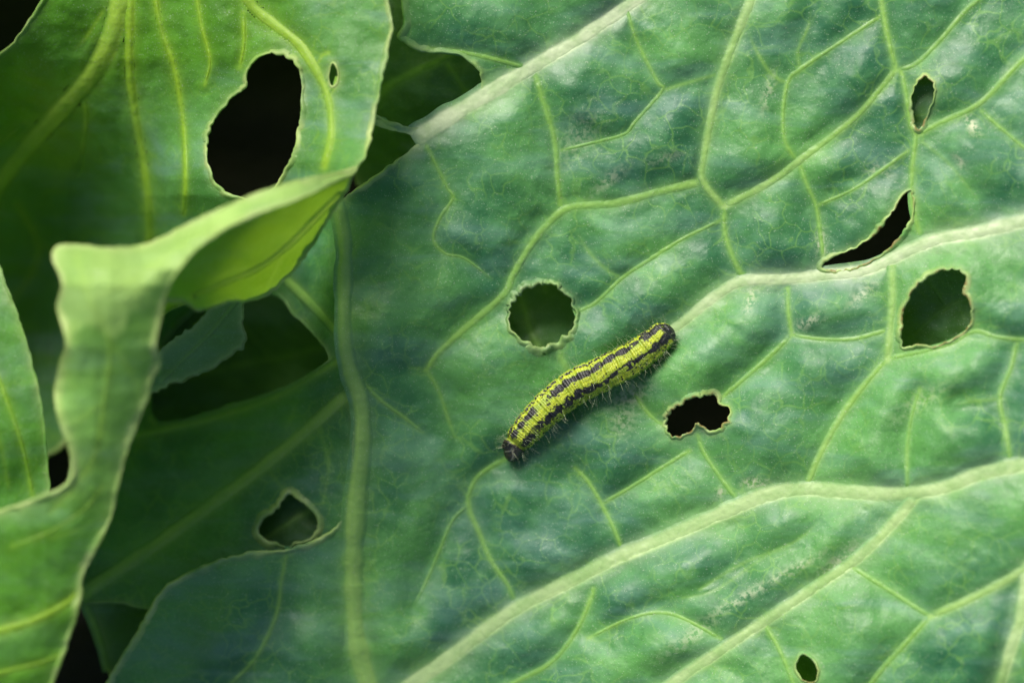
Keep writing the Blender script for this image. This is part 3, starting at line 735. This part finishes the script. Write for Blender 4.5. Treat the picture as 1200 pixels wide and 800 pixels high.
LK6 = Leaf(K6_out, [(120, 330, -340), (250, 300, -300), (400, 320, -250), (440, 420, -220), (250, 540, -290), (130, 520, -320), (280, 420, -290)], 4.0, (), [([(430, 400), (320, 420), (220, 440), (120, 470)], 10, 5, 0.5), ([(320, 420), (280, 380), (250, 340)], 5, 3, 0.4)], quilt=5, noise=(5, 2), seed=157)
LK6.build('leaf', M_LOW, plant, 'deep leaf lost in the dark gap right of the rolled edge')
LK6.vein_parts(5.0)
K4_out = [(860, 740), (980, 730), (1060, 800), (1040, 900), (920, 900), (850, 830)]
LK4 = Leaf(K4_out, [(860, 740, -30), (1060, 800, 10), (940, 785, 10), (920, 900, -40)], 4.0, (), [([(1040, 880), (980, 820), (900, 760)], 6, 4, 0.5)], quilt=5, noise=(5, 2), seed=145)
LK4.build('leaf', M_LOW, plant, 'shaded lower leaf seen through the tiny hole at the bottom right')

# ---- unseen leaves added around the view to block sun and sky
def shade_leaf(out, ctrl, vv, seed, label):
    lf = Leaf(out, ctrl, 6.0, (), vv, quilt=6, noise=(8, 3), seed=seed)
    lf.build('leaf', M_LOW, plant); lf.vein_parts(6.0)
shade_leaf([(-70, -60), (-150, 60), (-230, 190), (-420, 260), (-700, 160), (-860, -160), (-800, -520), (-520, -740), (-200, -720), (20, -560), (60, -380), (10, -180)],
      [(-70, -60, 60), (-230, 190, 60), (-150, 60, 70), (-700, 160, -300), (-420, 260, -120), (-860, -160, -400), (-800, -520, -420), (-520, -740, -420), (-200, -720, -380), (10, -180, 20), (-400, -280, -10), (20, -560, -240)], [([(-20, -140), (-250, -260), (-480, -340), (-700, -400)], 26, 8, 0.8), ([(-250, -260), (-380, -120), (-520, 0)], 10, 5, 0.7), ([(-330, -300), (-380, -420), (-400, -560)], 10, 5, 0.7)], 301, 'added shade leaf beyond the upper left corner')
shade_leaf([(-140, 560), (-260, 480), (-420, 460), (-620, 560), (-700, 760), (-600, 960), (-380, 1060), (-160, 1000), (-60, 860), (-80, 680)],
      [(-140, 560, -60), (-420, 460, -60), (-620, 560, -300), (-700, 760, -420), (-600, 960, -420), (-380, 1060, -360), (-60, 860, -60), (-350, 760, -60)], [([(-80, 820), (-250, 780), (-450, 740), (-620, 700)], 24, 8, 0.8)], 305, 'added shade leaf beyond the lower left corner')
shade_leaf([(-20, -240), (120, -200), (300, -230), (460, -120), (700, -120), (860, -120), (960, -260), (900, -520), (640, -720), (300, -740), (60, -620), (-40, -420)],
      [(-20, -240, -60), (300, -230, -60), (460, -120, -70), (860, -120, -70), (960, -260, -150), (900, -520, -360), (640, -720, -430), (300, -740, -430), (60, -620, -380), (400, -400, -100), (-40, -420, -200)], [([(420, -140), (440, -320), (460, -520), (470, -680)], 24, 8, 0.8), ([(430, -260), (300, -380), (200, -480)], 10, 5, 0.7)], 309, 'added shade leaf drooping beyond the top edge')
shade_leaf([(820, -110), (1000, -130), (1200, -120), (1380, -100), (1500, -200), (1420, -460), (1180, -600), (920, -560), (840, -340)],
      [(820, -110, -50), (1200, -120, 0), (1380, -100, -10), (1500, -200, -220), (1420, -460, -420), (1180, -600, -430), (920, -560, -400), (840, -340, -200), (1150, -300, -120)], [([(1120, -130), (1140, -280), (1160, -420), (1170, -540)], 22, 8, 0.8)], 311, 'added shade leaf drooping beyond the upper right corner')
shade_leaf([(1300, 1000), (1420, 760), (1400, 420), (1430, 100), (1380, -160), (1560, -300), (1820, -100), (1900, 300), (1850, 700), (1700, 1000), (1500, 1120)],
      [(1300, 1000, -60), (1400, 420, 20), (1380, -160, -20), (1820, -100, -340), (1900, 300, -380), (1850, 700, -360), (1560, 400, -60), (1500, 1120, -300)], [([(1400, 560), (1550, 500), (1700, 460), (1840, 420)], 24, 8, 0.8)], 317, 'added shade leaf drooping beyond the right edge')
shade_leaf([(60, 980), (200, 1040), (460, 1050), (800, 1050), (1100, 1060), (1300, 1080), (1260, 1300), (900, 1480), (500, 1460), (160, 1300)],
      [(60, 980, -120), (800, 1050, -90), (1300, 1080, -160), (900, 1480, -380), (160, 1300, -340), (600, 1250, -150)], [([(500, 1060), (560, 1180), (600, 1300), (640, 1420)], 24, 8, 0.8)], 321, 'added shade leaf drooping beyond the bottom edge')
# ---- stalk
def tube(name, path, rad, mat, parent, ns=20, attrs=True):
    p = np.array(path, float)
    q = crom(p, 8.0); n = len(q)
    t = np.linspace(0, 1, n)
    r = np.interp(t, np.linspace(0, 1, len(rad)), rad)
    d = np.gradient(q, axis=0); d /= np.linalg.norm(d, axis=1)[:, None]
    a = np.cross(d, np.array([0.3, 0.9, 0.2])); a /= np.linalg.norm(a, axis=1)[:, None]
    b = np.cross(d, a)
    th = np.linspace(0, 2 * math.pi, ns, endpoint=False)
    ring = q[:, None] + (np.cos(th)[None, :, None] * a[:, None] + np.sin(th)[None, :, None] * b[:, None]) * r[:, None, None]
    ring += 1.5 * vnoise(ring[..., 0] + ring[..., 2], ring[..., 1], 20, 4)[..., None] * a[:, None]
    co = P(ring[..., 0], ring[..., 1], ring[..., 2]).reshape(-1, 3)
    m = len(co)
    A = dict(vein=np.full(m, 0.6), rim=np.zeros(m), pale=np.zeros(m), scar=np.zeros(m), brown=np.zeros(m), tone=np.full(m, 0.5), backlit=np.zeros(m))
    return link(name, make_mesh(name, co, grid_faces(n, ns, True), A), mat, parent)
tube('stem', [(250, 1080, -480), (245, 1075, -380), (240, 1070, -250), (235, 1060, -120)], [75, 68, 70, 40], M_LOW, plant, 28)
tube('leaf_stalk', [(250, 1070, -260), (330, 1040, -190), (400, 980, -140), (440, 900, -126), (452, 880, -118)], [34, 26, 20, 14, 8], M_LOW, plant)
tube('leaf_stalk', [(235, 1065, -220), (140, 1020, -120), (40, 940, -30), (-20, 860, 40), (-30, 800, 68)], [30, 24, 18, 12, 6], M_LOW, plant)

# ------------------------------------------------------------------ caterpillar
def caterpillar():
    spine = np.array([(592, 536), (597.5, 532), (604, 520.5), (617, 504), (642, 478), (674, 453), (708, 437), (739, 421.5), (766, 402.5), (782, 388), (787, 383)], float)
    q = crom(spine, 0.5)
    seg = np.concatenate([[0], np.cumsum(np.hypot(*np.diff(q, axis=0).T))]); L = seg[-1]
    N, K = 640, 144
    # more rings at the two ends so the caps stay round
    t = np.linspace(0, 1, N); t = t + 0.035 * np.sin(2 * math.pi * t) * -1.0; t = (t - t[0]) / (t[-1] - t[0])
    s = t * L
    cx, cy = np.interp(s, seg, q[:, 0]), np.interp(s, seg, q[:, 1])
    kern = np.ones(21) / 21
    def sm(a): return np.convolve(np.pad(a, 10, mode='reflect', reflect_type='odd'), kern, 'valid')
    cx, cy = sm(cx), sm(cy)
    du, dv = np.gradient(cx), np.gradient(cy); dl = np.hypot(du, dv); du /= dl; dv /= dl
    nu, nv = -dv, du                                   # points to the lower right side (du>0, dv<0 => nu>0, nv>0)
    half = np.interp(t, [0, .05, .10, .18, .32, .48, .62, .76, .88, .95, 1.0], [12.0, 13.4, 15.8, 18.2, 20.3, 21.2, 20.6, 19.8, 18.0, 15.8, 13.2])
    cap = np.sqrt(np.clip(1 - ((12.0 - s) / 12.0).clip(0) ** 2, 0, 1)) * np.sqrt(np.clip(1 - ((s - (L - 11.0)) / 11.0).clip(0) ** 2, 0, 1))
    # segments and the small rings inside each one
    nseg = 13; s0 = 20.0
    sp = (s - s0) / (L - s0 - 6) * nseg
    fr = sp - np.floor(sp); edge = np.minimum(fr, 1 - fr)
    crease = np.where(s > s0 - 1, 0.075 * np.exp(-(edge / 0.085) ** 2), 0)
    ann = np.where(s > s0, 0.011 * np.cos(fr * 2 * math.pi * 6), 0)
    neck = 0.16 * np.exp(-((s - 21.5) / 3.0) ** 2)
    half = half * (1 - crease + ann - neck)
    th = np.linspace(-math.pi, math.pi, K, endpoint=False)
    roll = np.radians(np.interp(t, [0, .3, .58, .68, 1], [0, 3, 3, -12, -13]))
    T, TH = np.meshgrid(t, th, indexing='ij'); SS = T * L
    rr = half[:, None] * np.ones_like(TH)
    lat = np.degrees(TH - roll[:, None])                # degrees from the back line, + to the lower right
    # long soft folds: a step beside the back line, a lateral ridge
    rr = rr * (1 + 0.035 * np.exp(-((np.abs(lat) - 72) / 10) ** 2) - 0.03 * np.exp(-((np.abs(lat) - 58) / 7) ** 2) - 0.02 * np.exp(-(lat / 5) ** 2))
    body = (SS > s0)
    rr = rr * (1 + 0.012 * vnoise(SS, TH * 22, 3.2, 3) * body + 0.018 * vnoise(SS, TH * 20, 9, 9) * body)
    # five pairs of prolegs and three pairs of true legs as stubs under the body
    for c, wd, hh in ((1.0, .16, .22), (2.0, .16, .22), (3.0, .16, .22), (6.5, .22, .30), (7.5, .22, .30), (8.5, .22, .30), (9.5, .22, .30), (12.6, .22, .28)):
        for sg in (-1, 1):
            rr = rr * (1 + hh * np.exp(-((sp[:, None] - c) / wd) ** 2) * np.exp(-((np.degrees(TH) - sg * 140) / 14) ** 2))
    # two lobes of the head capsule
    hd = np.exp(-((SS - 8) / 8.0) ** 2)
    rr = rr * (1 - 0.07 * hd * np.exp(-(np.degrees(TH) / 9) ** 2) + 0.05 * hd * np.exp(-((np.abs(np.degrees(TH)) - 40) / 25) ** 2))
    # ---- black markings: blotches joined from many small spots
    blk = np.zeros_like(TH)
    band = lambda c, hw, sd: sstep(1.0, 0.72, np.abs(lat - c - 4 * vnoise(SS, SS * 0, 13, sd)) / (hw * (0.72 + 0.55 * np.clip(vnoise(SS, TH * 9, 7.5, sd + 1) + 0.25, -0.6, 1)) * (1.05 - 0.42 * np.exp(-(np.minimum(sp - np.floor(sp), np.ceil(sp) - sp)[:, None] / 0.10) ** 2))))
    gapU = 1 - 0.95 * np.exp(-((T - 0.30) / 0.05) ** 2) - 0.35 * np.exp(-((T - 0.62) / 0.012) ** 2)
    bU = band(-30, 16, 31) * (vnoise(SS, TH * 14, 3.6, 5) > -0.62) * sstep(0.35, 0.6, gapU + 0.12 * vnoise(SS, TH * 10, 4, 8))
    bL = band(27, 17, 37) * (vnoise(SS, TH * 14, 3.6, 6) > -0.66)
    front = sstep(0.24, 0.12, T)
    for c0, sg, ra, rl in ((28, -1, 6.0, 15), (41, -1, 6.0, 14), (53, -1, 5.5, 13), (30, 1, 7.0, 17), (38, 1, 7, 15)):
        blk = np.maximum(blk, sstep(1.15, 0.85, np.hypot((SS - c0) / ra, (lat - sg * 33) / rl) + 0.22 * vnoise(SS, TH * 12, 3, 14)))
    keep = sstep(0.15, 0.22, T)
    blk = np.maximum(blk, np.maximum(bU, bL) * keep)
    rs = np.random.RandomState(4)
    # rows of round dots
    dots = []
    for k in range(nseg):
        a0 = s0 + k / nseg * (L - s0 - 6); ln = (L - s0 - 6) / nseg
        for f in (0.16, 0.34, 0.52, 0.70, 0.88):
            for c, pr, rd in ((11, .55, .85), (-11, .35, .8), (50, .45, .9), (-50, .35, .85), (-64, .95, 1.7), (62, .5, 1.1), (88, .3, .8), (-88, .3, .8)):
                if rs.rand() < pr:
                    dots.append((a0 + f * ln + rs.normal(0, .5), c + rs.normal(0, 3.0), rd * rs.uniform(.7, 1.25)))
    for k in range(70):
        dots.append((rs.uniform(s0 + 4, L * 0.42), rs.choice([-1, 1]) * rs.uniform(8, 52), rs.uniform(.6, 1.5)))
    for (a, c, rd) in dots:
        j0, j1 = np.searchsorted(s, [a - 4, a + 4])
        hw = max(8.0, float(np.interp(a, s, half)))
        d = np.hypot(SS[j0:j1] - a, np.radians(lat[j0:j1] - c) * hw)
        blk[j0:j1] = np.maximum(blk[j0:j1], sstep(rd + .45, rd - .25, d))
    # dark plate at the tail, dark head capsule
    tail = sstep(L - 13, L - 8, SS + 2.2 * vnoise(SS, TH * 10, 4, 51)) * sstep(-26, -12, lat)
    tailu = sstep(L - 40, L - 30, SS) * sstep(15, 9, np.abs(lat + 40) + 5 * vnoise(SS, TH * 10, 4, 52))
    taill = sstep(L - 38, L - 20, SS) * sstep(21, 14, np.abs(lat - 33) + 5 * vnoise(SS, TH * 10, 4, 53))
    blk = np.maximum(blk, np.maximum(tail, np.maximum(tailu, taill)))
    head = sstep(20.5, 18.5, SS + 1.0 * vnoise(SS, TH * 10, 5, 54))
    stripe = np.exp(-((np.abs(np.degrees(TH)) - (4 + (SS.clip(0, 14)) * 0.0 + np.clip(11 - SS, 0, 9) * 5)) / 5.0) ** 2) * sstep(2, 5, SS) * sstep(17, 12, SS)
    under = sstep(95, 125, np.abs(np.degrees(TH)))
    blk = np.where(SS > s0 - 1, blk * (1 - 0.9 * under), blk)
    rr = rr * (1 + 0.02 * blk * body * sstep(0.0, 0.6, vnoise(SS, TH * 16, 2.6, 60)))      # warts
    rr = rr * cap[:, None]
    flat = 0.86
    lowest = flat * half * 1.02
    zb = np.stack([LM.sample(cx + a * nu * half, cy + a * nv * half) for a in (-.6, 0, .6)]).max(0)
    zb = sm(sm(zb))
    zc = zb + lowest * 0.93 + 2.5 * np.sin(t * math.pi) + np.where(t < .12, (0.12 - t) * 10, 0)
    off = rr * np.sin(TH)
    u = cx[:, None] + nu[:, None] * off; v = cy[:, None] + nv[:, None] * off
    z = zc[:, None] + rr * np.cos(TH) * flat
    co = P(u, v, z)
    yel = np.clip(0.85 * np.exp(-((np.abs(lat) - 4) / 13) ** 2) + 0.80 * np.exp(-((np.abs(lat) - 54) / 13) ** 2) + 0.22, 0, 1) * (0.8 + 0.3 * vnoise(SS, TH * 14, 4.5, 66))
    yel = yel * (1 - 0.35 * np.exp(-(edge[:, None] / 0.07) ** 2))
    pts = np.concatenate([co.reshape(-1, 3), co[0].mean(0)[None], co[-1].mean(0)[None]])
    F = grid_faces(N, K, True)
    A = dict(black=np.append(blk.ravel(), [1, 1]), head=np.append(head.ravel(), [1, 0]), yel=np.append(np.clip(yel, 0, 1).ravel(), [0, 0]), streak=np.append((stripe * head).ravel(), [0, 0]))
    m = bpy.data.materials.new('caterpillar_skin'); tn = nodes(m); b = NB(tn)
    oc = b.n('ShaderNodeTexCoord').outputs['Object']
    fn = b.noise(oc, 4200, 3, 0.6); md = b.noise(oc, 1200, 2)
    col = b.mix(b.attr('yel'), (0.15, 0.235, 0.020), (0.37, 0.42, 0.022))
    col = b.mix(b.ramp(fn, 0.55, 0.75, 0.0, 0.5), col, (0.60, 0.64, 0.16))
    col = b.mix(b.ramp(md, 0.50, 0.75, 0.0, 0.35), col, (0.30, 0.40, 0.03))
    bk = b.mix(b.ramp(fn, 0.45, 0.75), (0.006, 0.006, 0.007), (0.035, 0.033, 0.036))
    col = b.mix(b.attr('black'), col, bk)
    col = b.mix(b.attr('head'), col, b.mix(b.ramp(md, 0.4, 0.7), (0.010, 0.009, 0.009), (0.040, 0.032, 0.024)))
    col = b.mix(b.math('MULTIPLY', b.attr('streak'), 0.75), col, (0.26, 0.25, 0.18))
    pr = b.n('ShaderNodeBsdfPrincipled'); b.l(col, pr.inputs['Base Color'])
    b.l(b.ramp(b.attr('head'), 0, 1, 0.42, 0.18), pr.inputs['Roughness'])
    pr.inputs['Subsurface Weight'].default_value = 0.12
    pr.inputs['Subsurface Radius'].default_value = (1.0, 0.9, 0.2); pr.inputs['Subsurface Scale'].default_value = 0.0006
    bp = b.n('ShaderNodeBump'); bp.inputs['Strength'].default_value = 0.6; bp.inputs['Distance'].default_value = 0.0002
    b.l(b.math('ADD', fn, b.math('MULTIPLY', b.attr('black'), 0.4)), bp.inputs['Height']); b.l(bp.outputs[0], pr.inputs['Normal'])
    out = b.n('ShaderNodeOutputMaterial'); b.l(pr.outputs[0], out.inputs[0])
    root = link('caterpillar', None)
    base = P(np.array(cx[N // 2]), np.array(cy[N // 2]), np.array(zb[N // 2]))
    root.location = base
    root['label'] = 'yellow and black spotted hairy caterpillar lying on the large cabbage leaf'
    root['category'] = 'caterpillar'
    me = make_mesh('body', pts - base, F, A)
    link('body', me, m, root)
    # ---- bristles
    hv, hf = [], []
    def hair(p0, dirv, ln, r0):
        n = 6; c = p0.copy(); dr = dirv / np.linalg.norm(dirv)
        bend = rs.normal(0, .12, 3) + np.array([0, 0, -0.05])
        i0 = len(hv)
        a = np.cross(dr, [0.31, 0.2, 0.93]); a /= np.linalg.norm(a); bb = np.cross(dr, a)
        for k in range(n):
            r = r0 * (1 - 0.85 * k / (n - 1))
            for j in range(3):
                hv.append(c + (a * math.cos(j * 2.094) + bb * math.sin(j * 2.094)) * r)
            c = c + dr * ln / (n - 1); dr = dr + bend; dr /= np.linalg.norm(dr)
        for k in range(n - 1):
            for j in range(3):
                j2 = (j + 1) % 3
                hf.append((i0 + k * 3 + j, i0 + k * 3 + j2, i0 + k * 3 + 3 + j2, i0 + k * 3 + 3 + j))
    for k in range(300):
        i = rs.randint(int(N * .03), N - 4)
        if rs.rand() < 0.72: a = rs.choice([-1, 1]) * rs.uniform(58, 118)
        else: a = rs.uniform(-58, 58)
        j = int((math.radians(a) + math.pi) / (2 * math.pi) * K) % K
        p = co[i, j]
        n_ = np.array([nu[i] * math.sin(math.radians(a)), -nv[i] * math.sin(math.radians(a)), math.cos(math.radians(a)) * 0.9 + 0.15])
        along = np.array([du[i], -dv[i], 0]) * (rs.normal(0, .35) + (0.8 if t[i] > .93 else 0) - (0.6 if t[i] < .05 else 0))
        ln = (rs.uniform(5, 13) if abs(a) < 58 else rs.uniform(6, 18)) * S
        hair(p - base - n_ * 0.4 * S, n_ + along + rs.normal(0, .15, 3), ln, rs.uniform(.09, .19) * S)
    mh = bpy.data.materials.new('pale_bristle'); mh.use_nodes = True
    ph = mh.node_tree.nodes['Principled BSDF']
    ph.inputs['Base Color'].default_value = (0.40, 0.46, 0.27, 1); ph.inputs['Roughness'].default_value = 0.4
    h = link('bristles', make_mesh('bristles', np.array(hv), np.array(hf)), mh, root)
    h['kind'] = 'stuff'; h['label'] = 'fine pale bristles along the flanks'
caterpillar()
